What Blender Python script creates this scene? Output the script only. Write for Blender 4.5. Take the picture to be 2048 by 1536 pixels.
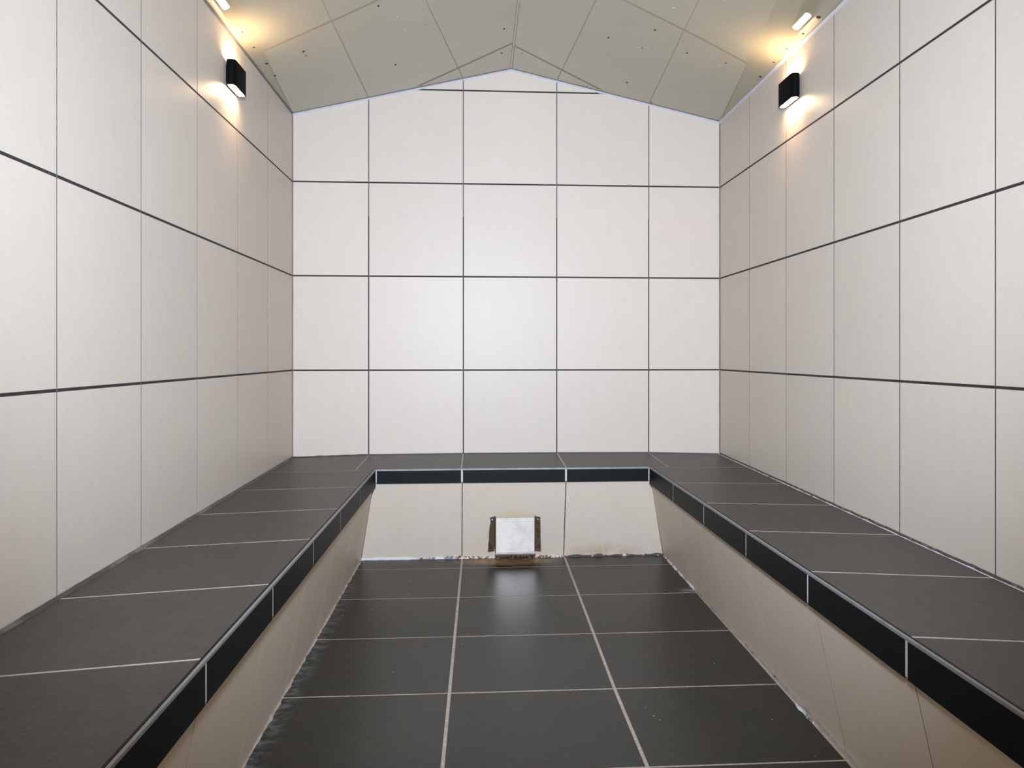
import bpy, bmesh, math, random
from mathutils import Vector, Matrix, noise

# ---------------------------------------------------------------- clear
for o in list(bpy.data.objects):
    bpy.data.objects.remove(o, do_unlink=True)
scene = bpy.context.scene
COL = scene.collection
random.seed(11)

# All plan dimensions below are in tiles; one wall tile is T metres.
T = 0.5
ZF = -1.86                       # floor level in tiles, the floor is world z = 0


def W(x, y, z):
    return Vector((x * T, y * T, (z - ZF) * T))


# ---------------------------------------------------------------- camera
cam_d = bpy.data.cameras.new('camera')
cam = bpy.data.objects.new('camera', cam_d)
COL.objects.link(cam)
cam_d.sensor_width = 36.0
cam_d.lens = 1711.2 / 2048 * 36.0
cam_d.shift_x = (1024 - 1079.25) / 2048
cam_d.shift_y = (708.7 - 768) / 2048
cam_d.clip_start = 0.02
cam.location = W(.1634, -9.2061, .1715)
cam.rotation_euler = (math.radians(90), 0, -.0708)
scene.camera = cam

# ---------------------------------------------------------------- world, lights, exposure
world = bpy.data.worlds.new('world')
scene.world = world
world.use_nodes = True
bg = world.node_tree.nodes['Background']
bg.inputs[0].default_value = (.9, .95, 1, 1)
bg.inputs[1].default_value = .05

FLASH_POWER = 730.0
FILL_POWER = 15.0
LAMP_STRENGTH = 118.0


def add_light(name, kind, loc, target, power, color):
    d = bpy.data.lights.new(name, kind)
    o = bpy.data.objects.new(name, d)
    COL.objects.link(o)
    o.location = loc
    o.rotation_euler = (target - loc).to_track_quat('-Z', 'Y').to_euler()
    d.energy = power
    d.color = color
    return o, d


# the photographer's flash on top of the camera
fl, fd = add_light('flash', 'SPOT', W(.22, -9.15, 1.0), W(.5, 0, 1.35), FLASH_POWER, (.815, .955, 1.19))
fd.shadow_soft_size = .09
fd.spot_size = math.radians(96)
fd.spot_blend = 1.0
# unseen warm fill light, added in the doorway plane behind the camera
dl, dd = add_light('added_fill_light', 'AREA', W(.5, -10.15, .35), W(.5, 0, .6), FILL_POWER, (1, .74, .48))
dd.shape = 'RECTANGLE'
dd.size = 2.0 * T
dd.size_y = 4.0 * T

scene.view_settings.view_transform = 'Standard'
scene.view_settings.look = 'None'
scene.view_settings.exposure = 0.0
scene.view_settings.gamma = 1.0
scene.view_settings.use_curve_mapping = False


# ---------------------------------------------------------------- material helpers
def newmat(name):
    m = bpy.data.materials.new(name)
    m.use_nodes = True
    nt = m.node_tree
    return m, nt, nt.nodes['Principled BSDF']


def nd(nt, typ, **kw):
    n = nt.nodes.new(typ)
    for k, v in kw.items():
        setattr(n, k, v)
    return n


def pos(nt):
    return nd(nt, 'ShaderNodeNewGeometry').outputs['Position']


def noise_n(nt, vec, scale, detail=4, rough=.55, stretch=None):
    if stretch:
        mp = nd(nt, 'ShaderNodeMapping')
        mp.inputs['Scale'].default_value = stretch
        nt.links.new(vec, mp.inputs['Vector'])
        vec = mp.outputs[0]
    n = nd(nt, 'ShaderNodeTexNoise')
    n.inputs['Scale'].default_value = scale
    n.inputs['Detail'].default_value = detail
    n.inputs['Roughness'].default_value = rough
    nt.links.new(vec, n.inputs['Vector'])
    return n.outputs['Fac']


def math_n(nt, op, a, b=None, c=None, clamp=False):
    n = nd(nt, 'ShaderNodeMath', operation=op, use_clamp=clamp)
    for i, v in enumerate((a, b, c)):
        if v is None:
            continue
        if isinstance(v, (int, float)):
            n.inputs[i].default_value = v
        else:
            nt.links.new(v, n.inputs[i])
    return n.outputs[0]


def smooth(nt, v, a, b):
    n = nd(nt, 'ShaderNodeMapRange', interpolation_type='SMOOTHSTEP')
    n.inputs['From Min'].default_value = a
    n.inputs['From Max'].default_value = b
    nt.links.new(v, n.inputs['Value'])
    return n.outputs[0]


def mix(nt, fac, a, b, blend='MIX'):
    n = nd(nt, 'ShaderNodeMix', data_type='RGBA', blend_type=blend)
    if isinstance(fac, (int, float)):
        n.inputs['Factor'].default_value = fac
    else:
        nt.links.new(fac, n.inputs['Factor'])
    for k, v in ((6, a), (7, b)):
        if isinstance(v, tuple):
            n.inputs[k].default_value = v + (1,) if len(v) == 3 else v
        else:
            nt.links.new(v, n.inputs[k])
    return n.outputs[2]


def xyz(nt):
    s = nd(nt, 'ShaderNodeSeparateXYZ')
    nt.links.new(pos(nt), s.inputs[0])
    return s.outputs


def bump(nt, bsdf, h, strength, dist):
    b = nd(nt, 'ShaderNodeBump')
    b.inputs['Strength'].default_value = strength
    b.inputs['Distance'].default_value = dist
    nt.links.new(h, b.inputs['Height'])
    nt.links.new(b.outputs[0], bsdf.inputs['Normal'])


def blob(nt, cx, cy, cz, rx, ry, rz):
    """soft ellipsoid mask in world space, 1 in the centre, 0 outside"""
    x, y, z = xyz(nt)
    tot = None
    for v, c, r in ((x, cx, rx), (y, cy, ry), (z, cz, rz)):
        d = math_n(nt, 'DIVIDE', math_n(nt, 'SUBTRACT', v, c), r)
        q = math_n(nt, 'MULTIPLY', d, d)
        tot = q if tot is None else math_n(nt, 'ADD', tot, q)
    return smooth(nt, tot, 1.0, 0.0)


def stone_material(name, base, vary, warm, rough, spec=.35, bump_s=.25, stains=None):
    m, nt, b = newmat(name)
    p = pos(nt)
    big = noise_n(nt, p, 5.0, 2, .6)
    mid = noise_n(nt, p, 26.0, 3, .6, (1, 1, .45))
    fine = noise_n(nt, p, 260.0, 2, .7)
    c = mix(nt, smooth(nt, big, .3, .7), base, warm)
    dark = tuple(v * (1 - vary) for v in base)
    c = mix(nt, math_n(nt, 'MULTIPLY', smooth(nt, mid, .42, .75), .6), c, dark)
    c = mix(nt, math_n(nt, 'MULTIPLY', smooth(nt, fine, .48, .70), .9), c, tuple(v * (1 - 1.5 * vary) for v in base))
    oi = nd(nt, 'ShaderNodeObjectInfo').outputs['Random']
    val = math_n(nt, 'MULTIPLY_ADD', oi, vary * .8, 1 - vary * .4)
    h = nd(nt, 'ShaderNodeHueSaturation')
    nt.links.new(val, h.inputs['Value'])
    nt.links.new(c, h.inputs['Color'])
    c = h.outputs[0]
    if stains:
        c = stains(nt, c, fine, mid)
    nt.links.new(c, b.inputs['Base Color'])
    b.inputs['Roughness'].default_value = rough
    b.inputs['Specular IOR Level'].default_value = spec
    if bump_s > .3:
        bump(nt, b, noise_n(nt, p, 90, 3, .65), bump_s * .7, .0015)
    return m


def plain_material(name, color, rough=.6, metal=0.0, spec=.5, noise_amt=.15, scale=40.0, alt=None, lo=.5, hi=.7, bump_s=0.0):
    m, nt, b = newmat(name)
    n = noise_n(nt, pos(nt), scale, 5, .6)
    alt = alt or tuple(v * (1 - noise_amt) for v in color)
    nt.links.new(mix(nt, smooth(nt, n, lo, hi), color, alt), b.inputs['Base Color'])
    b.inputs['Roughness'].default_value = rough
    b.inputs['Metallic'].default_value = metal
    b.inputs['Specular IOR Level'].default_value = spec
    if bump_s:
        bump(nt, b, n, bump_s, .002)
    return m


# cream stone-look wall tile
M_WALL = stone_material('cream_stone_tile', (.62, .548, .468), .055, (.62, .54, .452), .42, .35, .22)


def riser_stains(nt, c, fine, mid):
    n = noise_n(nt, pos(nt), 14.0, 5, .65)
    # rust bleeding round the steam outlet and near the floor joint
    a = blob(nt, .515 * T, -.80 * T, .14, .15, .2, .17)
    a = math_n(nt, 'MULTIPLY', a, smooth(nt, n, .25, .6))
    c = mix(nt, math_n(nt, 'MULTIPLY', a, .7), c, (.66, .54, .33))
    d = blob(nt, 1.40 * T, -.68 * T, .025, .24, .12, .055)
    d = math_n(nt, 'MULTIPLY', d, smooth(nt, n, .35, .6))
    c = mix(nt, math_n(nt, 'MULTIPLY', d, .45), c, (.46, .29, .16))
    x, y, z = xyz(nt)
    low = math_n(nt, 'MULTIPLY', smooth(nt, z, .13, 0.0), smooth(nt, n, .45, .7))
    c = mix(nt, math_n(nt, 'MULTIPLY', low, .28), c, (.58, .43, .30))
    return c


M_RISER = stone_material('beige_stone_tile', (.68, .585, .475), .06, (.68, .575, .452), .45, .3, .22, riser_stains)


def floor_stains(nt, c, fine, mid):
    x, y, z = xyz(nt)
    n = noise_n(nt, pos(nt), 26.0, 6, .75, (.8, 1.15, 1))
    # limescale bloom brushed along the left edge of the floor
    e = smooth(nt, x, -1.0 * T + .075, -1.0 * T + .002)
    e = math_n(nt, 'MULTIPLY', e, smooth(nt, n, .42, .66))
    e2 = smooth(nt, y, -.5, -.95)
    c = mix(nt, math_n(nt, 'MULTIPLY', math_n(nt, 'MULTIPLY', e, e2), .4), c, (.30, .33, .33))
    r = blob(nt, 2.0 * T, -1.95 * T, 0, .07, .05, .1)
    c = mix(nt, math_n(nt, 'MULTIPLY', math_n(nt, 'MULTIPLY', r, smooth(nt, n, .35, .6)), .5), c, (.38, .38, .36))
    # brown mineral film in front of the steam outlet
    b = blob(nt, .45 * T, -.80 * T, 0, .30, .10, .1)
    c = mix(nt, math_n(nt, 'MULTIPLY', math_n(nt, 'MULTIPLY', b, smooth(nt, mid, .2, .6)), .8), c, (.36, .22, .10))
    # tiny white specks
    v = nd(nt, 'ShaderNodeTexVoronoi')
    v.inputs['Scale'].default_value = 9.0
    nt.links.new(pos(nt), v.inputs['Vector'])
    c = mix(nt, smooth(nt, v.outputs['Distance'], .028, .012), c, (.6, .6, .58))
    return c


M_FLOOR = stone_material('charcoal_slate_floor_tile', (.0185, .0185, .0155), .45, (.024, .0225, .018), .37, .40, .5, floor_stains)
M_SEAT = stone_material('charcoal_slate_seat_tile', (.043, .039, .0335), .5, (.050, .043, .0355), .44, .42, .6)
M_FASCIA = stone_material('black_slate_edge_tile', (.0035, .0055, .006), .3, (.0045, .0065, .007), .5, .13, .2)
M_GROUT_WALL = plain_material('grey_wall_grout', (.13, .13, .135), .8, noise_amt=.4, scale=60)
M_GROUT_WALL_L = plain_material('pale_grey_wall_grout', (.14, .133, .13), .8, noise_amt=.3, scale=60)
M_GROUT_WALL_R = plain_material('dark_grey_wall_grout', (.06, .056, .054), .8, noise_amt=.4, scale=60)
M_GROUT_DARK = plain_material('dark_wall_grout', (.022, .020, .020), .8, scale=130, alt=(.32, .31, .31), lo=.66, hi=.74)
M_GROUT_FLOOR = plain_material('sandy_floor_grout', (.38, .32, .26), .75, scale=70, alt=(.50, .445, .39), lo=.5, hi=.65, bump_s=.3)
M_GROUT_SEAT = plain_material('pale_seat_grout', (.50, .475, .445), .7, scale=60, alt=(.30, .275, .25), lo=.52, hi=.7)
M_GROUT_RISER = plain_material('brown_riser_grout', (.06, .048, .038), .8, scale=50, alt=(.15, .125, .10), lo=.5, hi=.65)
M_SILICONE = plain_material('white_silicone', (.55, .545, .60), .4, scale=50, alt=(.46, .455, .52))
M_SEALANT = plain_material('grimy_sealant', (.065, .052, .043), .6, scale=7, alt=(.15, .135, .125), lo=.45, hi=.7)
M_LIME = plain_material('crusty_limescale', (.62, .60, .60), .8, scale=16, alt=(.10, .085, .075), lo=.48, hi=.62, bump_s=.6)
M_LIME_DARK = plain_material('gap_dark_limescale', (.07, .06, .05), .8, scale=24, alt=(.55, .53, .52), lo=.53, hi=.62, bump_s=.6)  # dark base painted in for the black gap, pale flecks are limescale
M_EDGE = plain_material('tan_edge_joint', (.26, .225, .19), .8, scale=18, alt=(.12, .10, .085), bump_s=.4)
M_RUSTLIME = plain_material('rusty_limescale', (.66, .58, .52), .8, scale=70, alt=(.15, .07, .035), lo=.45, hi=.54, bump_s=.6)
M_TRIM = plain_material('aluminium_edge_trim', (.25, .25, .255), .45, metal=.3, scale=25, alt=(.19, .19, .195))
M_PLASTER = plain_material('plain_plaster', (.55, .52, .48), .8)
M_BLACK = plain_material('black_lamp_housing', (.003, .0033, .004), .6, spec=.04)
M_STEEL_DARK = plain_material('tarnished_flange_steel', (.17, .135, .095), .5, metal=.6, scale=55, alt=(.16, .06, .025), lo=.5, hi=.64, bump_s=.3)
M_SCREW = plain_material('screw_steel', (.55, .52, .47), .35, metal=.9)
M_HOLE = plain_material('rusty_screw_head', (.035, .022, .014), .8)
M_CHIP = plain_material('pale_surface_blemish', (.62, .60, .53), .5)

# glossy olive-beige ceiling sheet
m, nt, b = newmat('glossy_olive_ceiling')
n1 = noise_n(nt, pos(nt), 3.0, 3)
nt.links.new(mix(nt, smooth(nt, n1, .3, .7), (.375, .345, .25), (.39, .36, .262)), b.inputs['Base Color'])
b.inputs['Roughness'].default_value = .02
b.inputs['Specular IOR Level'].default_value = .8
M_CEIL = m

# brushed stainless steel
m, nt, b = newmat('brushed_stainless_steel')
p = pos(nt)
n1 = noise_n(nt, p, 18.0, 5, .6)
n2 = noise_n(nt, p, 240.0, 2, .5, (1, 1, .08))
nt.links.new(mix(nt, smooth(nt, n1, .3, .7), (.64, .585, .52), (.51, .475, .425)), b.inputs['Base Color'])
b.inputs['Metallic'].default_value = .8
nt.links.new(math_n(nt, 'MULTIPLY_ADD', n1, .16, .36), b.inputs['Roughness'])
bump(nt, b, n2, .12, .0006)
M_STEEL = m

# glowing frosted lens of the wall lamps
m, nt, b = newmat('lit_frosted_lens')
b.inputs['Base Color'].default_value = (.9, .85, .75, 1)
b.inputs['Emission Color'].default_value = (1, .66, .37, 1)
b.inputs['Emission Strength'].default_value = LAMP_STRENGTH
M_LENS = m


# ---------------------------------------------------------------- object helpers
def link(name, mesh, mat, parent=None):
    o = bpy.data.objects.new(name, mesh)
    COL.objects.link(o)
    if mat is not None and len(mesh.materials) == 0:
        mesh.materials.append(mat)
    if parent is not None:
        o.parent = parent
        o.location = -parent.location
    return o


def tag(o, label=None, cat=None, kind=None, group=None):
    for k, v in (('label', label), ('category', cat), ('kind', kind), ('group', group)):
        if v:
            o[k] = v
    return o


def mesh_from(name, verts, faces, smooth_shade=False):
    me = bpy.data.meshes.new(name)
    me.from_pydata([tuple(v) for v in verts], [], faces)
    me.validate()
    if smooth_shade:
        me.polygons.foreach_set('use_smooth', [True] * len(me.polygons))
    me.update()
    return me


def hexa(name, c, mat, parent=None):
    """box-like solid from 8 world points (bottom 4 ccw, top 4 ccw)"""
    f = [(3, 2, 1, 0), (4, 5, 6, 7), (0, 1, 5, 4), (1, 2, 6, 5), (2, 3, 7, 6), (3, 0, 4, 7)]
    return link(name, mesh_from(name, c, f), mat, parent)


def box(name, x0, x1, y0, y1, z0, z1, mat, parent=None):
    c = [W(x0, y0, z0), W(x1, y0, z0), W(x1, y1, z0), W(x0, y1, z0),
         W(x0, y0, z1), W(x1, y0, z1), W(x1, y1, z1), W(x0, y1, z1)]
    return hexa(name, c, mat, parent)


def clip(poly, a, bb, c):
    """keep the part of a 2D polygon with a*u + b*v <= c"""
    out = []
    for i in range(len(poly)):
        p, q = poly[i], poly[(i + 1) % len(poly)]
        dp, dq = a * p[0] + bb * p[1] - c, a * q[0] + bb * q[1] - c
        if dp <= 0:
            out.append(p)
        if dp * dq < 0:
            t = dp / (dp - dq)
            out.append((p[0] + t * (q[0] - p[0]), p[1] + t * (q[1] - p[1])))
    return out


def inset(poly, d):
    """inset a convex ccw polygon"""
    n = len(poly)
    res = []
    for i in range(n):
        p0, p1, p2 = Vector(poly[i - 1]), Vector(poly[i]), Vector(poly[(i + 1) % n])
        e1, e2 = (p1 - p0).normalized(), (p2 - p1).normalized()
        n1, n2 = Vector((-e1.y, e1.x)), Vector((-e2.y, e2.x))
        k = (n1 + n2)
        k = k / max(k.length_squared / 2, .2)
        res.append(tuple(p1 + k * d))
    return res


CACHE = {}


def tile(name, parent, mat, origin, eu, ev, poly, thick=.003, chamfer=.00012, proud=0.0, tilt=.0004):
    """bevelled tile lying on a plane: poly in metres in (eu, ev), its face stands thick above the bed"""
    en = eu.cross(ev)
    poly = [p for i, p in enumerate(poly) if (Vector(p) - Vector(poly[i - 1])).length > .002]
    if len(poly) < 3:
        return None
    area = sum(poly[i - 1][0] * poly[i][1] - poly[i][0] * poly[i - 1][1] for i in range(len(poly))) / 2
    if abs(area) < 2e-4:
        return None
    if area < 0:
        poly = poly[::-1]
    cu = sum(p[0] for p in poly) / len(poly)
    cv = sum(p[1] for p in poly) / len(poly)
    loc = [(p[0] - cu, p[1] - cv) for p in poly]
    key = (name, mat.name, round(thick, 5)) + tuple((round(a, 4), round(c, 4)) for a, c in loc)
    me = CACHE.get(key)
    if me is None:
        ins = inset(loc, chamfer)
        n = len(loc)
        v = [(a, c, -thick) for a, c in loc] + [(a, c, -chamfer) for a, c in loc] + [(a, c, 0) for a, c in ins]
        f = [tuple(range(2 * n, 3 * n))]
        for i in range(n):
            j = (i + 1) % n
            f += [(i, j, n + j, n + i), (n + i, n + j, 2 * n + j, 2 * n + i)]
        me = mesh_from(name, v, f)
        CACHE[key] = me
    o = link(name, me, mat)
    r = Matrix((eu, ev, en)).transposed().to_4x4()
    wob = Matrix.Rotation(random.uniform(-tilt, tilt), 4, 'X') @ Matrix.Rotation(random.uniform(-tilt, tilt), 4, 'Y')
    mw = Matrix.Translation(origin + eu * cu + ev * cv + en * proud) @ r @ wob
    o.parent = parent
    o.matrix_local = Matrix.Translation(-parent.location) @ mw
    return o


def tile3d(name, parent, mat, pts, up, gap=(0, 0, 0, 0), thick=.004, chamfer=.001):
    """tile from four world points (ccw seen from its face); gap trims each edge i -> i+1"""
    p = [Vector(q) for q in pts]
    n = len(p)
    nrm = (p[1] - p[0]).cross(p[2] - p[0]).normalized()
    if nrm.dot(up) < 0:
        p = p[::-1]
        nrm = -nrm
        gap = tuple(reversed(gap[:-1])) + (gap[-1],)

    def shrink(pp, gg):
        res = []
        for i in range(n):
            e0, e1 = (pp[i] - pp[i - 1]).normalized(), (pp[(i + 1) % n] - pp[i]).normalized()
            a, c = nrm.cross(e0), nrm.cross(e1)
            s = e0.cross(e1).dot(nrm)
            # intersection of the two offset edges
            res.append(pp[i] + (-e0 * gg[i] + e1 * gg[i - 1]) / (s if abs(s) > .05 else 1))
        return res
    q = shrink(p, gap)
    t = shrink(q, (chamfer,) * n)
    v = [a - nrm * thick for a in q] + [a - nrm * chamfer for a in q] + t
    f = [tuple(range(2 * n, 3 * n))]
    for i in range(n):
        j = (i + 1) % n
        f += [(i, j, n + j, n + i), (n + i, n + j, 2 * n + j, 2 * n + i)]
    c = sum(q, Vector()) / n
    o = link(name, mesh_from(name, [a - c for a in v], f), mat)
    o.parent = parent
    o.location = c - parent.location
    return o


X, Y, Z = Vector((1, 0, 0)), Vector((0, 1, 0)), Vector((0, 0, 1))

# ---------------------------------------------------------------- main dimensions (tiles)
L, R = -1.8038, 2.7966            # side walls
FRONT = -10.3                     # front wall behind the camera
AX, AZ, EZ = .507, 3.242, 2.718   # ridge x, ridge height, eaves height
FL, FR, FB = -.813, 1.812, -1.0   # front edges of the bench
SEAT = -.92
LY = [-1.058 - k for k in range(10)]
RY = [-1.02 - .997 * k for k in range(10)]
HZ = [0.003, 1.004, 2.0, 3.0]     # horizontal wall joints
HGAP, VGAP = .0080, .0058         # joint widths in metres
BED = .0004                       # depth of the wall joints
SB = .0006                        # depth of the joints of seat and floor
sb = SB / T


def seat_z(x, y):
    s = 0.0
    if x < FL:
        s = (FL - x) / (FL - L)
    elif x > FR:
        s = (x - FR) / (R - FR)
    back = min(max(1 + y, 0), 1)
    return SEAT + .028 * back * (1 - s) - .056 * s * min(max(-y / 5.5, 0), 1.15)


# ---------------------------------------------------------------- walls
slope_l = (AZ - EZ) / (AX - L)
slope_r = (AZ - EZ) / (R - AX)
THK = .12                         # wall thickness in tiles
bed = BED / T


def wall_slab(name, poly, origin, eu, ev, mat, label):
    """poly in tiles in the wall plane; slab goes backwards from the joint bed"""
    en = eu.cross(ev)
    n = len(poly)
    f0 = [origin + eu * (u * T) + ev * (v * T) - en * BED for u, v in poly]
    f1 = [q - en * (THK * T) for q in f0]
    faces = [tuple(range(n)), tuple(range(2 * n - 1, n - 1, -1))]
    for i in range(n):
        j = (i + 1) % n
        faces.append((i, n + i, n + j, j))
    o = link(name, mesh_from(name, f0 + f1, faces), mat)
    tag(o, label, 'wall', 'structure')
    return o


B0 = ZF - .06
# back wall: u = x, v = z - ZF
org = W(0, 0, ZF)
wall_back = wall_slab('wall_back', [(L, B0 - ZF), (R, B0 - ZF), (R, EZ - ZF + .03), (AX, AZ - ZF + .03), (L, EZ - ZF + .03)],
                      org, X, Z, M_GROUT_WALL, 'gabled end wall of pale square tiles behind the bench')
g2 = VGAP / 2
h2 = HGAP / 2
xs = [L, -1.006, -.004, 1.002, 2.007, R]
zs_b = [-.9, HZ[0], HZ[1], HZ[2], HZ[3], 3.6]
grout_quads = {'wall_back': [], 'wall_left': [], 'wall_right': []}
for i in range(5):
    for j in range(5):
        x0, x1 = xs[i] * T + g2, xs[i + 1] * T - g2
        z0 = (zs_b[j] - ZF) * T + h2
        z1 = (zs_b[j + 1] - ZF) * T - h2
        if j == 0:
            za_, zb_ = (seat_z(xs[i], 0) + .008 - ZF) * T, (seat_z(xs[i + 1], 0) + .008 - ZF) * T
            poly = [(x0, za_), (x1, zb_), (x1, z1), (x0, z1)]
        else:
            poly = [(x0, z0), (x1, z0), (x1, z1), (x0, z1)]
        mgn = .006
        poly = clip(poly, -slope_l, 1, (EZ - ZF - slope_l * L) * T - mgn)
        poly = clip(poly, slope_r, 1, (EZ - ZF + slope_r * R) * T - mgn)
        if len(poly) < 3:
            continue
        tile('wall_tile', wall_back, M_WALL, org, X, Z, poly, BED, proud=random.uniform(0, .0001))


def grout_strips(name, parent, origin, eu, ev, spans, mat):
    en = eu.cross(ev)
    v, f = [], []
    for u0, u1, zz, w in spans:
        k = len(v)
        for a, c in ((u0, -w / 2), (u1, -w / 2), (u1, w / 2), (u0, w / 2)):
            v.append(origin + eu * a + ev * (zz + c) - en * (BED - .0001) - parent.location)
        f.append((k, k + 1, k + 2, k + 3))
        for a, c in ((u0, -w / 2), (u1, -w / 2), (u1, w / 2), (u0, w / 2)):
            v.append(origin + eu * a + ev * (zz + c) - en * (BED - .0001) - parent.location)
        for q in range(4):
            r = (q + 1) % 4
            f.append((k + q, k + 4 + q, k + 4 + r, k + r))
    o = link(name, mesh_from(name, v, f), mat)
    o.parent = parent
    return o


spans = []
for i in range(5):
    for zz in HZ[:3]:
        spans.append((xs[i] * T + g2 * .6, xs[i + 1] * T - g2 * .6, (zz - ZF) * T, HGAP))
spans.append((-.47 * T, -.004 * T - g2, (HZ[3] - ZF) * T, HGAP))
spans.append((-.004 * T + g2, 1.002 * T - g2, (HZ[3] - ZF) * T, HGAP))
spans.append((1.002 * T + g2, 1.46 * T, (HZ[3] - ZF) * T, HGAP))
grout_strips('dark_grout', wall_back, org, X, Z, spans, M_GROUT_DARK)

# dark vertical joints of the back wall, paler only towards the top
vs = []
gv, gf = [], []
for xx in xs[1:5]:
    for (za, zb) in ((-.9, HZ[0]), (HZ[0], HZ[1]), (HZ[1], HZ[2] - .35)):
        k = len(gv)
        a, c = (za - ZF) * T + h2, (zb - ZF) * T - h2
        for dx, zz in ((-g2, a), (g2, a), (g2, c), (-g2, c)):
            gv.append(org + X * (xx * T + dx) + Z * zz + Y * (BED - .0001))
        gf.append((k, k + 1, k + 2, k + 3))
o = link('dark_grout', mesh_from('dark_grout', gv, gf), M_GROUT_DARK, wall_back)

# side walls
for side, xw, ys, eu, mat, lab in (
        ('wall_left', L, LY, Y, M_GROUT_WALL_L, 'long wall of pale tiles on the left with a lamp'),
        ('wall_right', R, RY, -Y, M_GROUT_WALL_R, 'long wall of pale tiles on the right with a lamp')):
    sg = 1 if side == 'wall_left' else -1
    org = W(xw, 0, ZF)
    us = (FRONT * sg, .0) if sg == 1 else (0.0, -FRONT)
    w = wall_slab(side, [(us[0], B0 - ZF), (us[1], B0 - ZF), (us[1], EZ - ZF + .03), (us[0], EZ - ZF + .03)],
                  org, eu, Z, mat, lab)
    yy = [0.0] + ys
    for k in range(len(yy) - 1):
        ua, ub = yy[k] * sg, yy[k + 1] * sg
        u0, u1 = min(ua, ub) * T + g2, max(ua, ub) * T - g2
        ya, yb = u0 / T * sg, u1 / T * sg
        for j in range(4):
            z0 = (HZ[j - 1] - ZF) * T + h2 if j else 0
            z1 = (HZ[j] - ZF) * T - h2 if j < 3 else (EZ - ZF) * T - .004
            if j == 0:
                poly = [(u0, (seat_z(xw, ya) + .014 - ZF) * T), (u1, (seat_z(xw, yb) + .014 - ZF) * T), (u1, z1), (u0, z1)]
            else:
                poly = [(u0, z0), (u1, z0), (u1, z1), (u0, z1)]
            tile('wall_tile', w, M_WALL, org, eu, Z, poly, BED, proud=random.uniform(0, .0001))
    spans = []
    for k in range(len(yy) - 1):
        ua, ub = sorted((yy[k] * sg * T, yy[k + 1] * sg * T))
        for zz in HZ[:3]:
            spans.append((ua + g2 * .8, ub - g2 * .8, (zz - ZF) * T, HGAP + .0012))
    grout_strips('dark_grout', w, org, eu, Z, spans, M_GROUT_DARK)
    if side == 'wall_left':
        wall_left = w
    else:
        wall_right = w

# front wall behind the camera with its open doorway
DX0, DX1, DZ = -.6, 1.6, 2.45
fy0, fy1 = FRONT - THK, FRONT
v, f = [], []
for (x0, x1, z0, z1) in ((L, DX0, ZF, EZ), (DX1, R, ZF, EZ), (DX0, DX1, DZ, EZ)):
    k = len(v)
    v += [W(x0, fy0, z0), W(x1, fy0, z0), W(x1, fy1, z0), W(x0, fy1, z0), W(x0, fy0, z1), W(x1, fy0, z1), W(x1, fy1, z1), W(x0, fy1, z1)]
    f += [tuple(k + q for q in qq) for qq in ((3, 2, 1, 0), (4, 5, 6, 7), (0, 1, 5, 4), (1, 2, 6, 5), (2, 3, 7, 6), (3, 0, 4, 7))]
k = len(v)
v += [W(L, fy0, EZ), W(R, fy0, EZ), W(AX, fy0, AZ), W(L, fy1, EZ), W(R, fy1, EZ), W(AX, fy1, AZ)]
f += [(k, k + 1, k + 2), (k + 5, k + 4, k + 3), (k + 1, k + 4, k + 5, k + 2), (k, k + 2, k + 5, k + 3)]
wf = link('wall_front', mesh_from('wall_front', v, f), M_PLASTER)
tag(wf, 'plain plastered wall around the doorway behind the camera', 'wall', 'structure')

# ---------------------------------------------------------------- ceiling
SEAM = [0.0, -1.56, -4.06, -6.56, -9.06, FRONT]
cv_ = []
for yy in (0.06, FRONT):
    cv_ += [W(L - .1, yy, EZ + .03 - .1 * slope_l), W(AX, yy, AZ + .03), W(R + .1, yy, EZ + .03 - .1 * slope_r),
            W(R + .1, yy, EZ + .16), W(AX, yy, AZ + .16), W(L - .1, yy, EZ + .16)]
cf = [(0, 1, 4, 5), (1, 2, 3, 4), (11, 10, 7, 6), (10, 9, 8, 7), (0, 6, 7, 1), (1, 7, 8, 2), (5, 4, 10, 11), (4, 3, 9, 10), (0, 5, 11, 6), (2, 8, 9, 3)]
ceiling = link('ceiling', mesh_from('ceiling', cv_, cf), M_PLASTER)
tag(ceiling, 'glossy olive beige pitched ceiling reflecting the tiled walls', 'ceiling', 'structure')


def ceil_pt(side, s, y):
    """s = 0 at the eaves, 1 at the ridge"""
    if side == 'l':
        return W(L + (AX - L) * s, y, EZ + (AZ - EZ) * s)
    return W(R + (AX - R) * s, y, EZ + (AZ - EZ) * s)


NORM = {'l': Vector((slope_l, 0, -1)).normalized(), 'r': Vector((-slope_r, 0, -1)).normalized()}


BOW = .22


def panel_bow(side, k, s, t, y):
    """sag of a sheet between its screws, metres below the ceiling plane"""
    ph = {'l': .6, 'r': 2.1}[side] + k * 1.7
    e = 4 * t * (1 - t)
    a = .0016 * math.sin(3.3 * s + ph) * math.sin(math.pi * t)
    a += .0009 * math.sin(2 * math.pi * 2 * t + ph) * (.4 + .6 * math.sin(2.5 * s + ph * 2))
    a += .0011 * e * (1.5 if k == 0 else -1.2)
    a += .0010 * noise.noise(Vector((s * 3.0 + (7 if side == 'r' else 0), y * 1.6, 3.3)))
    return a * BOW


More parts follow.
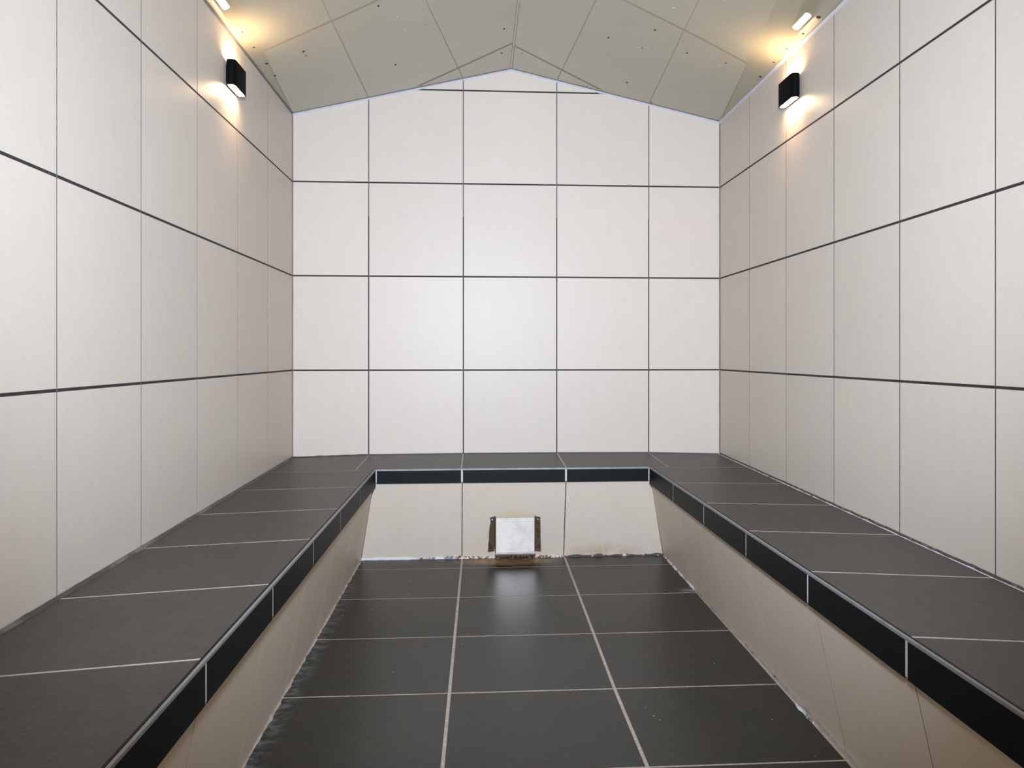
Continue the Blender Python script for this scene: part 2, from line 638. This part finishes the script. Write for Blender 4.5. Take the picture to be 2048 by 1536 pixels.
for side in 'lr':
    for k in range(len(SEAM) - 1):
        y0, y1 = SEAM[k] - (.0003 if k else 0), SEAM[k + 1] + .0003
        ns, ny = 26, 30
        v, f = [], []
        for i in range(ns + 1):
            for j in range(ny + 1):
                s, t = i / ns, j / ny
                s2 = .002 + s * .992
                y = y0 + (y1 - y0) * t
                v.append(ceil_pt(side, s2, y) + NORM[side] * panel_bow(side, k, s, t, y))
        for i in range(ns):
            for j in range(ny):
                a = i * (ny + 1) + j
                q = (a, a + 1, a + ny + 2, a + ny + 1)
                f.append(q if side == 'r' else q[::-1])
        # turned-up edges give the sheet its thickness
        rim = [i * (ny + 1) for i in range(ns + 1)] + [ns * (ny + 1) + j for j in range(1, ny + 1)] + \
              [i * (ny + 1) + ny for i in range(ns - 1, -1, -1)] + [j for j in range(ny - 1, 0, -1)]
        base = len(v)
        nr = len(rim)
        for q in rim:
            v.append(v[q].copy())
        for q in rim:
            v.append(v[q] - NORM[side] * .006)
        skirt = []
        for i in range(len(rim)):
            j = (i + 1) % len(rim)
            q = (base + i, base + j, base + nr + j, base + nr + i)
            skirt.append(q if side == 'r' else q[::-1])
        me = mesh_from('ceiling_panel', v, f + skirt)
        for p in me.polygons:
            p.use_smooth = p.index < len(f)
        link('ceiling_panel', me, M_CEIL, ceiling)


def bead(name, a, c, n1, n2, r, mat, parent=None, seg=1, wobble=0.0, flat=False):
    """three-sided sealant bead from a to c lying in the corner spanned by n1 and n2"""
    v, f = [], []
    for i in range(seg + 1):
        q = a.lerp(c, i / seg)
        k1 = 1 + wobble * (noise.noise(q * 23.0) * 1.3)
        k2 = 1 + wobble * (noise.noise(q * 31.0 + Vector((5, 1, 2))) * 1.3)
        v += [q, q + n1 * (r * max(k1, .15)), q + (n1 * k1 + n2 * k2) * (r * .42), q + n2 * (r * max(k2, .15))]
    for i in range(seg):
        b0, b1 = i * 4, i * 4 + 4
        for q in range(4):
            w_ = (q + 1) % 4
            f.append((b0 + q, b0 + w_, b1 + w_, b1 + q))
    f += [(3, 2, 1, 0), tuple(seg * 4 + q for q in range(4))]
    me = mesh_from(name, v, f)
    bm = bmesh.new()
    bm.from_mesh(me)
    bmesh.ops.recalc_face_normals(bm, faces=bm.faces)
    bm.to_mesh(me)
    bm.free()
    return link(name, me, mat, parent)


# silicone beads where ceiling and walls meet (the trims of the room)
t1 = bead('trim_1', W(L, 0, EZ - .004), W(AX, 0, AZ - .004), Vector((-slope_l, 0, -1)).normalized() * .5 + Vector((0, 0, -.5)), -Y, .0085, M_SILICONE, None, 40, .12)
tag(t1, 'white silicone bead along the left slope of the end wall', 'trim', 'structure')
t2 = bead('trim_2', W(AX, 0, AZ - .004), W(R, 0, EZ - .004), Vector((0, 0, -1)), -Y, .0085, M_SILICONE, None, 40, .12)
tag(t2, 'white silicone bead along the right slope of the end wall', 'trim', 'structure')
t3 = bead('trim_3', W(L, 0, EZ - .004), W(L, FRONT, EZ - .004), -Z, Vector((1, 0, slope_l)), .006, M_GROUT_WALL_L, None, 90, .25)
tag(t3, 'thin grey sealant line between the left wall and ceiling', 'trim', 'structure')
t4 = bead('trim_4', W(R, 0, EZ - .004), W(R, FRONT, EZ - .004), -Z, Vector((-1, 0, slope_r)), .009, M_SILICONE, None, 90, .25)
tag(t4, 'white silicone bead between the right wall and ceiling', 'trim', 'structure')
# ridge sealant
bead('ridge_sealant', W(AX, -.01, AZ), W(AX, FRONT, AZ), (Vector((-1, 0, -slope_l))).normalized(), (Vector((1, 0, -slope_r))).normalized(), .0045, M_CEIL, ceiling, 120, .5)

# corner sealant in the two far corners
bead('corner_sealant', W(L, 0, -.9), W(L, 0, EZ), X, -Y, .0042, M_GROUT_WALL, wall_back, 30, .2)
bead('corner_sealant', W(R, 0, -.9), W(R, 0, EZ), -X, -Y, .0050, M_GROUT_WALL_L, wall_back, 30, .2)


def disc_mesh(name, r, h, seg=10):
    v = [(r * math.cos(2 * math.pi * i / seg), r * math.sin(2 * math.pi * i / seg), 0) for i in range(seg)]
    v += [(.75 * q[0], .75 * q[1], h) for q in v[:seg]]
    v.append((0, 0, h * .55))
    f = []
    for i in range(seg):
        j = (i + 1) % seg
        f += [(i, j, seg + j, seg + i), (seg + i, seg + j, 2 * seg)]
    return mesh_from(name, v, f, True)


SCREW_ME = disc_mesh('ceiling_screw', .0062, .0028)
SCREW_ME.materials.append(M_HOLE)
CHIP_ME = disc_mesh('surface_blemish', .0052, .0012)
CHIP_ME.materials.append(M_CHIP)


def on_ceiling(me, name, x, y, sc=1.0):
    side = 'l' if x < AX else 'r'
    s = (x - L) / (AX - L) if side == 'l' else (R - x) / (R - AX)
    o = bpy.data.objects.new(name, me)
    COL.objects.link(o)
    k = max(i for i in range(5) if SEAM[i] >= y)
    t = (y - SEAM[k]) / (SEAM[k + 1] - SEAM[k])
    p = ceil_pt(side, s, y) + NORM[side] * (panel_bow(side, k, (s - .002) / .992, t, y) - .0006)
    rot = NORM[side].to_track_quat('Z', 'Y').to_matrix().to_4x4()
    o.parent = ceiling
    o.matrix_local = Matrix.Translation(p) @ rot @ Matrix.Scale(sc, 4)
    return o


for x, y, sc in ((-1.366, -1.604, 1.1), (-1.364, -1.503, .7), (-.643, -.834, 1), (-1.712, -1.903, .8), (-1.706, -1.505, 1.2), (-1.710, -1.175, 1),
                 (-.645, -2.231, .9), (.397, -1.199, .9), (.391, -.558, .9), (-1.715, -2.243, .7),
                 (1.680, -1.904, .9), (1.338, -1.492, .9), (2.037, -1.596, .9), (2.395, -1.597, .8), (1.685, -.477, 1), (2.023, -.06, .9), (1.324, -.06, .7),
                 (2.736, -2.874, 1.5), (2.743, -2.543, .9), (2.739, -2.199, .8), (2.742, -1.874, .8), (2.748, -1.494, 1.2), (1.66, -1.45, .6), (.60, -.55, .6),
                 (-.3, -1.66, .5)):
    on_ceiling(SCREW_ME, 'ceiling_screw', x, y, sc)
for x, y, sc in ((-.52, -1.95, 1), (-.49, -1.63, .9), (-1.0, -1.55, .7), (.4, -1.86, .9), (.42, -1.72, .8), (.62, -1.22, .8), (.68, -1.6, .7), (.9, -1.55, .7),
                 (1.73, -2.4, 1.2), (1.7, -1.5, .9), (1.62, -1.44, .7), (2.03, -1.5, .8), (2.36, -1.5, .9), (2.70, -1.55, .9), (2.05, -2.75, .8), (.75, -2.05, .8)):
    on_ceiling(CHIP_ME, 'surface_blemish', x, y, sc)

# ---------------------------------------------------------------- floor
EL, ER, EB = -1.0, 2.025, -.65     # foot of the risers
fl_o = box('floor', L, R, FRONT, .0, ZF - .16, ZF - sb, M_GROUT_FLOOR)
tag(fl_o, 'dark slate tiled floor with sandy grout between the benches', 'floor', 'structure')
rows = [EB - .008, -1.035, -2.02, -3.02, -4.05, -5.043, -6.04, -7.04, -8.04, -9.04, FRONT]
colx = [(EL, EL), (-.004, -.016), (1.015, .988), (ER, 2.0)]    # x at the back, x at row -5


def colat(c, y):
    a, bb = colx[c]
    if c == 2:
        # the right-hand column joint bends slightly halfway down
        return 1.020 - .034 * min((-y - .65) / 3.4, 1) + .006 * max((-y - 4.05), 0)
    return a + (bb - a) * min((-y - .65) / 4.4, 1.6)


FG = .0048
for i in range(len(rows) - 1):
    for c in range(3):
        y0, y1 = rows[i], rows[i + 1]
        pts = [W(colat(c, y1), y1, ZF), W(colat(c + 1, y1), y1, ZF), W(colat(c + 1, y0), y0, ZF), W(colat(c, y0), y0, ZF)]
        g = [FG * .85, FG if c < 2 else .004, FG * .85 if i else .002, FG if c else .003]
        dz = random.uniform(-.0001, .0003)
        pts = [q + Z * dz for q in pts]
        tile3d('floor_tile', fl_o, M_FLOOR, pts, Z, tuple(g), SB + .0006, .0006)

# ---------------------------------------------------------------- bench
bench = bpy.data.objects.new('bench', None)
COL.objects.link(bench)
bench.location = W(AX, -.5, ZF)
tag(bench, 'built-in U-shaped tiled bench with charcoal seat, black edge and beige front', 'bench')

NEAR = -10.2
FZS, FZB = -1.086, -1.058          # foot of the black edge tiles: sides, back
RT_L, RT_R, RT_B = -.845, 1.842, -.972   # top of the risers
TR = .0075 / T                     # height of the metal trim
ST = .010 / T                      # strip of bedding between seat tile and trim

# masonry core under the tiles, one closed ring of profiles around the U
prof_l = lambda y: [(L + .05, y, seat_z(L, y) - .012), (FL - sb, y, SEAT - .012), (FL - sb, y, FZS + .01), (RT_L - .012, y, FZS + .01), (EL - .012, y, ZF), (L + .05, y, ZF)]
prof_r = lambda y: [(R - .05, y, seat_z(R, y) - .012), (FR + sb, y, SEAT - .012), (FR + sb, y, FZS + .01), (RT_R + .012, y, FZS + .01), (ER + .012, y, ZF), (R - .05, y, ZF)]


def core(sections, name, mat):
    v, f = [], []
    for s in sections:
        v += [W(*q) - bench.location for q in s]
    n = len(sections[0])
    for i in range(len(sections) - 1):
        for q in range(n):
            w_ = (q + 1) % n
            f.append((i * n + q, i * n + w_, (i + 1) * n + w_, (i + 1) * n + q))
    f += [tuple(range(n - 1, -1, -1)), tuple((len(sections) - 1) * n + q for q in range(n))]
    me = mesh_from(name, v, f)
    bm = bmesh.new()
    bm.from_mesh(me)
    bmesh.ops.recalc_face_normals(bm, faces=bm.faces)
    bm.to_mesh(me)
    bm.free()
    o = link(name, me, mat)
    o.parent = bench
    return o


yl = [NEAR, -6, -5, -4, -3, -2, FB]
core([prof_l(y) for y in yl], 'bench_core', M_GROUT_SEAT)
core([prof_r(y) for y in yl], 'bench_core', M_GROUT_SEAT)


def prof_b(x):
    # mitred at the corners: the profile follows the front line of the back bench
    lo_x = min(max(x, FL), FR)
    return [(x, -.05, seat_z(x, 0) - .012), (x, FB + sb, seat_z(x, FB + sb) - .012), (x, FB + sb, FZB + .01), (x, RT_B + .012, FZB + .01), (x, EB + .012, ZF), (x, -.05, ZF)]


core([prof_b(x) for x in (L + .05, FL, -.4, 0, .5, 1, 1.4, FR, R - .05)], 'bench_core', M_GROUT_SEAT)

SG = .0046
CL, CR = -1.0, 2.0                 # corner joints on the seat
# corner seat tiles
for x0, x1, yy, nm in ((L, CL, LY[0], 'l'), (CR, R, RY[0], 'r')):
    pts = [W(x0, yy, seat_z(x0, yy)), W(x1, yy, seat_z(x1, yy)), W(x1, 0, seat_z(x1, 0)), W(x0, 0, seat_z(x0, 0))]
    g = (SG * .6, SG * .35, .003, .005) if nm == 'l' else (SG * .6, .005, .003, SG * .35)
    tile3d('seat_tile', bench, M_SEAT, pts, Z, g, .004, .0006)
# back seat tiles (the two outer ones reach to the corner joints)
bxs = [CL, -.004, 1.004, CR]
for i in range(3):
    x0, x1 = bxs[i], bxs[i + 1]
    f0, f1 = max(x0, FL), min(x1, FR)
    yf = FB + ST
    pts = [W(f0, yf, seat_z(f0, yf))] if i == 0 else []
    pts = [W(x0, yf, seat_z(x0, yf)), W(x1, yf, seat_z(x1, yf)), W(x1, 0, seat_z(x1, 0)), W(x0, 0, seat_z(x0, 0))]
    tile3d('seat_tile', bench, M_SEAT, pts, Z, (.0, SG * (.6 if i < 2 else .35), .003, SG * (.6 if i else .35)), .004, .0006)
# filler pieces beside the inner corners so the seat closes up to the first cross joint
for x0, x1, yy in ((CL, FL - ST, LY[0]), (FR + ST, CR, RY[0])):
    pts = [W(x0, yy, seat_z(x0, yy)), W(x1, yy, seat_z(x1, yy)), W(x1, FB + ST, seat_z(x1, FB + ST)), W(x0, FB + ST, seat_z(x0, FB + ST))]
    tile3d('seat_tile', bench, M_SEAT, pts, Z, (SG * .5, 0, 0, SG * .3) if x0 == CL else (SG * .5, SG * .3, 0, 0), .004, .0006)
# side seat tiles
for side, ys in (('l', LY), ('r', RY)):
    yy = [q for q in ys if q > NEAR] + [NEAR]
    for k in range(len(yy) - 1):
        y0, y1 = yy[k], yy[k + 1]
        a, c = (L, FL - ST) if side == 'l' else (FR + ST, R)
        pts = [W(a, y1, seat_z(a, y1)), W(c, y1, seat_z(c, y1)), W(c, y0, seat_z(c, y0)), W(a, y0, seat_z(a, y0))]
        gl = (SG, 0, SG, .006) if side == 'l' else (SG, .006, SG, 0)
        tile3d('seat_tile', bench, M_SEAT, pts, Z, gl, .004, .0006)

# grout joints of the seat, almost flush with the tiles
def seat_joint(x0, y0, x1, y1, w):
    a, c = W(x0, y0, seat_z(x0, y0)), W(x1, y1, seat_z(x1, y1))
    n = Z.cross(c - a).normalized() * w
    lo = Z * .0005
    hexa('seat_grout', [a - n - Z * .004, c - n - Z * .004, c + n - Z * .004, a + n - Z * .004, a - n - lo, c - n - lo, c + n - lo, a + n - lo], M_GROUT_SEAT, bench)


for q in LY:
    seat_joint(L + .01, q, FL - ST, q, SG * 1.1)
for q in RY:
    seat_joint(FR + ST, q, R - .01, q, SG * 1.1)
for q in (CL, -.004, 1.004, CR):
    seat_joint(q, -.004, q, FB + ST if FL < q < FR else (LY[0] if q < 0 else RY[0]), SG * (.7 if FL < q < FR else .4))

# black edge tiles below the metal trim
for side, xf, ys, up in (('l', FL, LY, X), ('r', FR, RY, -X)):
    yy = [FB] + [q for q in ys[1:] if q > NEAR] + [NEAR]
    for k in range(len(yy) - 1):
        y0, y1 = yy[k], yy[k + 1]
        dx = .004 * (1 if side == 'l' else -1)
        pts = [W(xf, y1, FZS), W(xf, y0, FZS), W(xf, y0, SEAT - TR), W(xf, y1, SEAT - TR)]
        tile3d('edge_tile', bench, M_FASCIA, pts, up, (0, SG if k else 0.001, 0.0004, SG) if side == 'r' else (0, SG if k else .001, .0004, SG), .0012, .0006)
fbx = [FL, 0.002, 1.0, FR]
for i in range(3):
    pts = [W(fbx[i], FB, FZB), W(fbx[i + 1], FB, FZB), W(fbx[i + 1], FB, SEAT - TR), W(fbx[i], FB, SEAT - TR)]
    tile3d('edge_tile', bench, M_FASCIA, pts, -Y, (0, SG, .0004, SG), .0012, .0006)


def strip(name, a, c, prof, mat):
    """extrude a world-space profile (list of offset vectors) from a to c"""
    n = len(prof)
    v = [a + q - bench.location for q in prof] + [c + q - bench.location for q in prof]
    f = [(i, (i + 1) % n, n + (i + 1) % n, n + i) for i in range(n)] + [tuple(range(n - 1, -1, -1)), tuple(range(n, 2 * n))]
    me = mesh_from(name, v, f)
    bm = bmesh.new()
    bm.from_mesh(me)
    bmesh.ops.recalc_face_normals(bm, faces=bm.faces)
    bm.to_mesh(me)
    bm.free()
    o = link(name, me, mat)
    o.parent = bench
    return o


def trim_prof(out):
    h = TR * T
    return [out * .0006 - Z * h, out * .0006 - Z * .0015, -out * .0012 + Z * .0002, -out * .004 + Z * .0002, -out * .004 - Z * h]


strip('edge_trim', W(FL, FB, SEAT), W(FL, NEAR, SEAT), trim_prof(X), M_TRIM)
strip('edge_trim', W(FR, FB, SEAT), W(FR, NEAR, SEAT), trim_prof(-X), M_TRIM)
strip('edge_trim', W(FL, FB, SEAT + .001), W(FR, FB, SEAT + .001), trim_prof(-Y), M_TRIM)
# dark rounded nosing of the seat tiles between seat and trim
d = ST * T


def nose_prof(out):
    return [-out * .004 - Z * .004, -out * .004 - Z * .0016, -out * (d * .62) - Z * .0002, -out * (d * 1.0), -out * (d * 1.0) - Z * .004]


strip('seat_nosing', W(FL, FB - .004, SEAT), W(FL, NEAR, SEAT), nose_prof(X), M_FASCIA)
strip('seat_nosing', W(FR, FB - .004, SEAT), W(FR, NEAR, SEAT), nose_prof(-X), M_FASCIA)
strip('seat_nosing', W(FL, FB, SEAT + .001), W(FR, FB, SEAT + .001), nose_prof(-Y), M_FASCIA)

# beige riser tiles, leaning back towards the floor
RG = .0016
for side, xt, xb, ys in (('l', RT_L, EL, LY), ('r', RT_R, ER, RY)):
    yy = [q + (.02 if side == 'l' else .0) for q in ys[1:] if q > NEAR]
    tops = [RT_B] + yy + [NEAR]
    bots = [EB] + [q + .02 for q in yy] + [NEAR]
    up = X if side == 'l' else -X
    for k in range(len(tops) - 1):
        pts = [W(xb, bots[k + 1], ZF), W(xb, bots[k], ZF), W(xt, tops[k], FZS), W(xt, tops[k + 1], FZS)]
        tile3d('riser_tile', bench, M_RISER, pts, up, (.003, RG, 0, RG), .0016, .00015)
bx = [(FL - .03, EL), (.003, -.005), (1.003, 1.012), (FR + .03, ER)]
for i in range(3):
    (t0, b0), (t1_, b1) = bx[i], bx[i + 1]
    pts = [W(b0, EB, ZF), W(b1, EB, ZF), W(t1_, RT_B, FZB), W(t0, RT_B, FZB)]
    tile3d('riser_tile', bench, M_RISER, pts, -Y, (.004, .0024, 0, .0024), .0016, .00015)
# bed behind the riser joints, darker than the seat grout
for side, xt, xb in (('l', RT_L, EL), ('r', RT_R, ER)):
    s = 1 if side == 'l' else -1
    o1, o2 = s * .0004, s * .009
    c = [W(xb - o2, NEAR, ZF), W(xb - o1, NEAR, ZF), W(xb - o1, EB, ZF), W(xb - o2, EB, ZF),
         W(xt - o2, NEAR, FZS), W(xt - o1, NEAR, FZS), W(xt - o1, RT_B, FZS), W(xt - o2, RT_B, FZS)]
    if side == 'r':
        c = [c[1], c[0], c[3], c[2], c[5], c[4], c[7], c[6]]
    hexa('riser_bed', [q for q in c], M_GROUT_RISER, bench)
o1, o2 = .0006, .009
hexa('riser_bed', [W(EL, EB + o1, ZF), W(ER, EB + o1, ZF), W(ER, EB + o2, ZF), W(EL, EB + o2, ZF),
                   W(RT_L, RT_B + o1, FZB), W(RT_R, RT_B + o1, FZB), W(RT_R, RT_B + o2, FZB), W(RT_L, RT_B + o2, FZB)], M_GROUT_RISER, bench)

# grimy sealant between bench and walls
for k in range(6):
    ya, yb = -1.7 * k, -1.7 * (k + 1)
    bead('wall_sealant', W(L + .004, ya - .004, seat_z(L, ya)), W(L + .004, yb, seat_z(L, yb)), Z, X, .0075, M_SEALANT, bench, 40, .3)
    bead('wall_sealant', W(R - .004, ya - .004, seat_z(R, ya)), W(R - .004, yb, seat_z(R, yb)), Z, -X, .0080, M_GROUT_RISER, bench, 40, .3)
    bead('wall_sealant', W(R - .017, ya - .004, seat_z(R, ya)), W(R - .017, yb, seat_z(R, yb)), Z, -X, .0024, M_SILICONE, bench, 60, .8)
bead('wall_sealant', W(L + .004, -.004, seat_z(L, 0)), W(-1, -.004, seat_z(-1, 0)), Z, -Y, .005, M_SEALANT, bench, 30, .4)
bead('wall_sealant', W(-1, -.004, seat_z(-1, 0)), W(R - .004, -.004, seat_z(R, 0)), Z, -Y, .003, M_GROUT_RISER, bench, 30, .3)
# crusted limescale where the risers meet the floor
bead('limescale', W(EL, EB, ZF), W(-.05, EB, ZF), Vector((0, -.37, .93)), -Y, .011, M_LIME, bench, 60, .75)
bead('limescale', W(-.05, EB, ZF), W(1.05, EB, ZF), Vector((0, -.37, .93)), -Y, .012, M_RUSTLIME, bench, 90, .9)
bead('limescale', W(1.05, EB, ZF), W(ER, EB, ZF), Vector((0, -.37, .93)), -Y, .010, M_LIME_DARK, bench, 70, .8)
for k in range(5):
    ya, yb = EB - 1.3 * k, EB - 1.3 * (k + 1)
    bead('limescale', W(EL, ya, ZF), W(EL, yb, ZF), Vector((.2, 0, .98)), X, .0062, M_GROUT_FLOOR, bench, 50, .6)
    bead('limescale', W(ER, ya, ZF), W(ER, yb, ZF), Vector((-.2, 0, .98)), -X, .0070, M_LIME if k == 0 else M_EDGE, bench, 50, .6)

bead('limescale', W(2.003, -4.36, ZF), W(2.003, -4.62, ZF), Vector((-.2, 0, .98)), -X, .0065, M_LIME, bench, 14, .9)

# ---------------------------------------------------------------- steam outlet cover on the back riser
cover = bpy.data.objects.new('steam_outlet_cover', None)
COL.objects.link(cover)
cover.location = W(.515, EB - .15, ZF)
tag(cover, 'small stainless steel steam outlet hood screwed to the beige bench front', 'vent cover')


def riser_y(z):
    t = (z - ZF) / (FZB - ZF)
    return EB + (RT_B - EB) * t


TH = .0016


def sheet(name, pts, thick, mat):
    """flat sheet of metal from ccw world points, thickened backwards, with softened rim"""
    p = [Vector(q) for q in pts]
    n = (p[1] - p[0]).cross(p[2] - p[0]).normalized()
    k = len(p)
    c = sum(p, Vector()) / k
    fr = [q + (c - q).normalized() * .0007 for q in p]
    v = [q - cover.location for q in fr] + [q - n * .0006 - cover.location for q in p] + [q - n * thick - cover.location for q in p]
    f = [tuple(range(k)), tuple(range(3 * k - 1, 2 * k - 1, -1))]
    for i in range(k):
        j = (i + 1) % k
        f += [(k + i, k + j, j, i), (2 * k + i, 2 * k + j, k + j, k + i)]
    o = link(name, mesh_from(name, v, f), mat)
    o.parent = cover
    return o


z0, z1 = -1.745, -1.405
yf = -.955
fx0, fx1 = .327, .699
sheet('front_plate', [W(fx0, yf + .012, z0), W(fx1, yf + .012, z0), W(fx1, yf, z1), W(fx0, yf, z1)], .002, M_STEEL)
# bottom lip, rolled under the plate
lip = []
for i in range(7):
    a = math.pi / 2 * i / 6
    lip.append((-.022 * math.cos(a), -.030 * math.sin(a)))
lv, lf = [], []
for xx in (fx0 - .012, fx1 + .012):
    for (dy, dz) in lip:
        lv.append(W(xx, yf + .014 + dy, z0 + .002 + dz) - cover.location)
    for (dy, dz) in reversed(lip):
        lv.append(W(xx, yf + .018 + dy * .75, z0 + .004 + dz * .75) - cover.location)
n = 14
lf = [(i, (i + 1) % n, n + (i + 1) % n, n + i) for i in range(n)] + [tuple(range(n)), tuple(range(2 * n - 1, n - 1, -1))]
me = mesh_from('bottom_lip', lv, lf)
bm = bmesh.new()
bm.from_mesh(me)
bmesh.ops.recalc_face_normals(bm, faces=bm.faces)
bm.to_mesh(me)
bm.free()
o = link('bottom_lip', me, M_STEEL)
o.parent = cover
# side cheeks run back to the flanges
bw0, bw1 = .318, .716
for s, xf, xb in ((-1, fx0, bw0), (1, fx1, bw1)):
    pts = [W(xb, riser_y(z0) - .004, z0), W(xf, yf + .012, z0), W(xf, yf, z1), W(xb, riser_y(z1) - .004, z1)]
    if s == 1:
        pts = pts[::-1]
    sheet('cheek', pts, .0015, M_STEEL_DARK)
# screwed flanges, the left one with a nibbled outer edge
zt, zb = -1.425, -1.795
nib = random.Random(4)
FLANGE = []
for s, xi, xo_t, xo_b in ((-1, bw0, .272, .252), (1, bw1, .764, .781)):
    e = []
    for i in range(9):
        t = i / 8
        zz = zb + (zt - zb) * t
        xx = xo_b + (xo_t - xo_b) * t
        if s == -1 and 0 < i < 8:
            xx += nib.uniform(-.002, .009)
        e.append(W(xx, riser_y(zz) - .010, zz))
    inner = [W(xi, riser_y(zt + .012) - .010, zt + .012), W(xi, riser_y(zb + .008) - .010, zb + .008)]
    pts = (e + inner) if s == 1 else ([inner[1], inner[0]] + e[::-1])
    FLANGE.append(sheet('flange', pts, .003, M_STEEL_DARK))
SME = disc_mesh('screw', .0066, .003, 12)
SME.materials.append(M_SCREW)
rn = Vector((0, -(FZB - ZF), (RT_B - EB))).normalized()
for xx, zz, mat in ((.294, -1.452, M_SCREW), (.280, -1.742, M_HOLE), (.742, -1.452, M_SCREW), (.752, -1.735, M_HOLE)):
    me = SME if mat is M_SCREW else SME.copy()
    if mat is not M_SCREW:
        me.materials[0] = mat
    o = bpy.data.objects.new('screw', me)
    COL.objects.link(o)
    o.parent = FLANGE[0] if xx < .5 else FLANGE[1]
    p = W(xx, riser_y(zz) - .010, zz)
    o.matrix_local = Matrix.Translation(p - cover.location) @ rn.to_track_quat('Z', 'Y').to_matrix().to_4x4()


# ---------------------------------------------------------------- wall lamps
def stadium(w, dep, seg=8):
    """plan outline (along wall, out from wall), flat against the wall side, round ends"""
    r = dep / 2
    pts = []
    for i in range(seg + 1):
        a = -math.pi / 2 + math.pi * i / seg
        pts.append((w / 2 - r + r * math.cos(a), r + r * math.sin(a)))
    for i in range(seg + 1):
        a = math.pi / 2 + math.pi * i / seg
        pts.append((-(w / 2 - r) + r * math.cos(a), r + r * math.sin(a)))
    return pts


def make_lamp(xw, yc, zc, out, label):
    root = bpy.data.objects.new('wall_lamp', None)
    COL.objects.link(root)
    root.location = W(xw, yc, zc)
    if out < 0:
        root.rotation_euler = (0, 0, math.pi)
    tag(root, label, 'lamp', group='up-and-down wall lamps')
    w, dep, h = .173, .037, .098
    off = .005
    o_ = stadium(w, dep)
    i_ = stadium(w - .009, dep - .009)
    i_ = [(a, c + .0045) for a, c in i_]
    n = len(o_)
    v, f = [], []
    # local axes: x out of the wall, y along it
    for ring, zz in ((o_, -h / 2), (o_, -h / 2 + .0012), (o_, h / 2 - .0012), (o_, h / 2), (i_, h / 2), (i_, h / 2 - .004), (i_, -h / 2 + .004), (i_, -h / 2)):
        k = .0006 if zz in (-h / 2, h / 2) and ring is o_ else 0
        for a, c in ring:
            v.append((c + off, a, zz))
    for rr in range(8):
        if rr == 5:
            continue
        r2 = (rr + 1) % 8
        for q in range(n):
            w2 = (q + 1) % n
            f.append((rr * n + q, rr * n + w2, r2 * n + w2, r2 * n + q))
    me = mesh_from('housing', v, f)
    bm = bmesh.new()
    bm.from_mesh(me)
    bmesh.ops.recalc_face_normals(bm, faces=bm.faces)
    for fc in bm.faces:
        fc.smooth = abs(fc.normal.z) < .1
    bm.to_mesh(me)
    bm.free()
    o = link('housing', me, M_BLACK)
    o.parent = root
    # the two lenses close the housing above and below
    for s in (1, -1):
        zl = s * (h / 2 - .0012)
        vv = [(c + off, a, zl) for a, c in i_] + [(c + off, a, zl - s * .0025) for a, c in i_]
        ff = [tuple(range(n)), tuple(range(2 * n - 1, n - 1, -1))] + [(q, n + q, n + (q + 1) % n, (q + 1) % n) for q in range(n)]
        me = mesh_from('lens', vv, ff)
        bm = bmesh.new()
        bm.from_mesh(me)
        bmesh.ops.recalc_face_normals(bm, faces=bm.faces)
        bm.to_mesh(me)
        bm.free()
        o = link('lens', me, M_LENS)
        o.parent = root
    # mounting plate and fixing screw
    pw, ph = .12, .07
    c = [(0, -pw / 2, -ph / 2), (off + .001, -pw / 2, -ph / 2), (off + .001, pw / 2, -ph / 2), (0, pw / 2, -ph / 2),
         (0, -pw / 2, ph / 2), (off + .001, -pw / 2, ph / 2), (off + .001, pw / 2, ph / 2), (0, pw / 2, ph / 2)]
    f = [(3, 2, 1, 0), (4, 5, 6, 7), (0, 1, 5, 4), (1, 2, 6, 5), (2, 3, 7, 6), (3, 0, 4, 7)]
    o = link('mounting_plate', mesh_from('mounting_plate', c, f), M_BLACK)
    o.parent = root
    sm = disc_mesh('screw', .0028, .0014, 8)
    sm.materials.append(M_SCREW)
    o = bpy.data.objects.new('screw', sm)
    COL.objects.link(o)
    o.parent = root
    ys = -w / 2 + .0008
    if out < 0:
        ys = -ys
    o.matrix_local = Matrix.Translation((off + .012, ys * .965, 0)) @ Vector((-.5, -1 if ys < 0 else 1, 0)).to_track_quat('Z', 'Y').to_matrix().to_4x4()
    return root


make_lamp(L, -2.262, 2.361, 1, 'black wall lamp glowing up and down on the left wall')
make_lamp(R, -2.212, 2.376, -1, 'black wall lamp glowing up and down on the right wall')
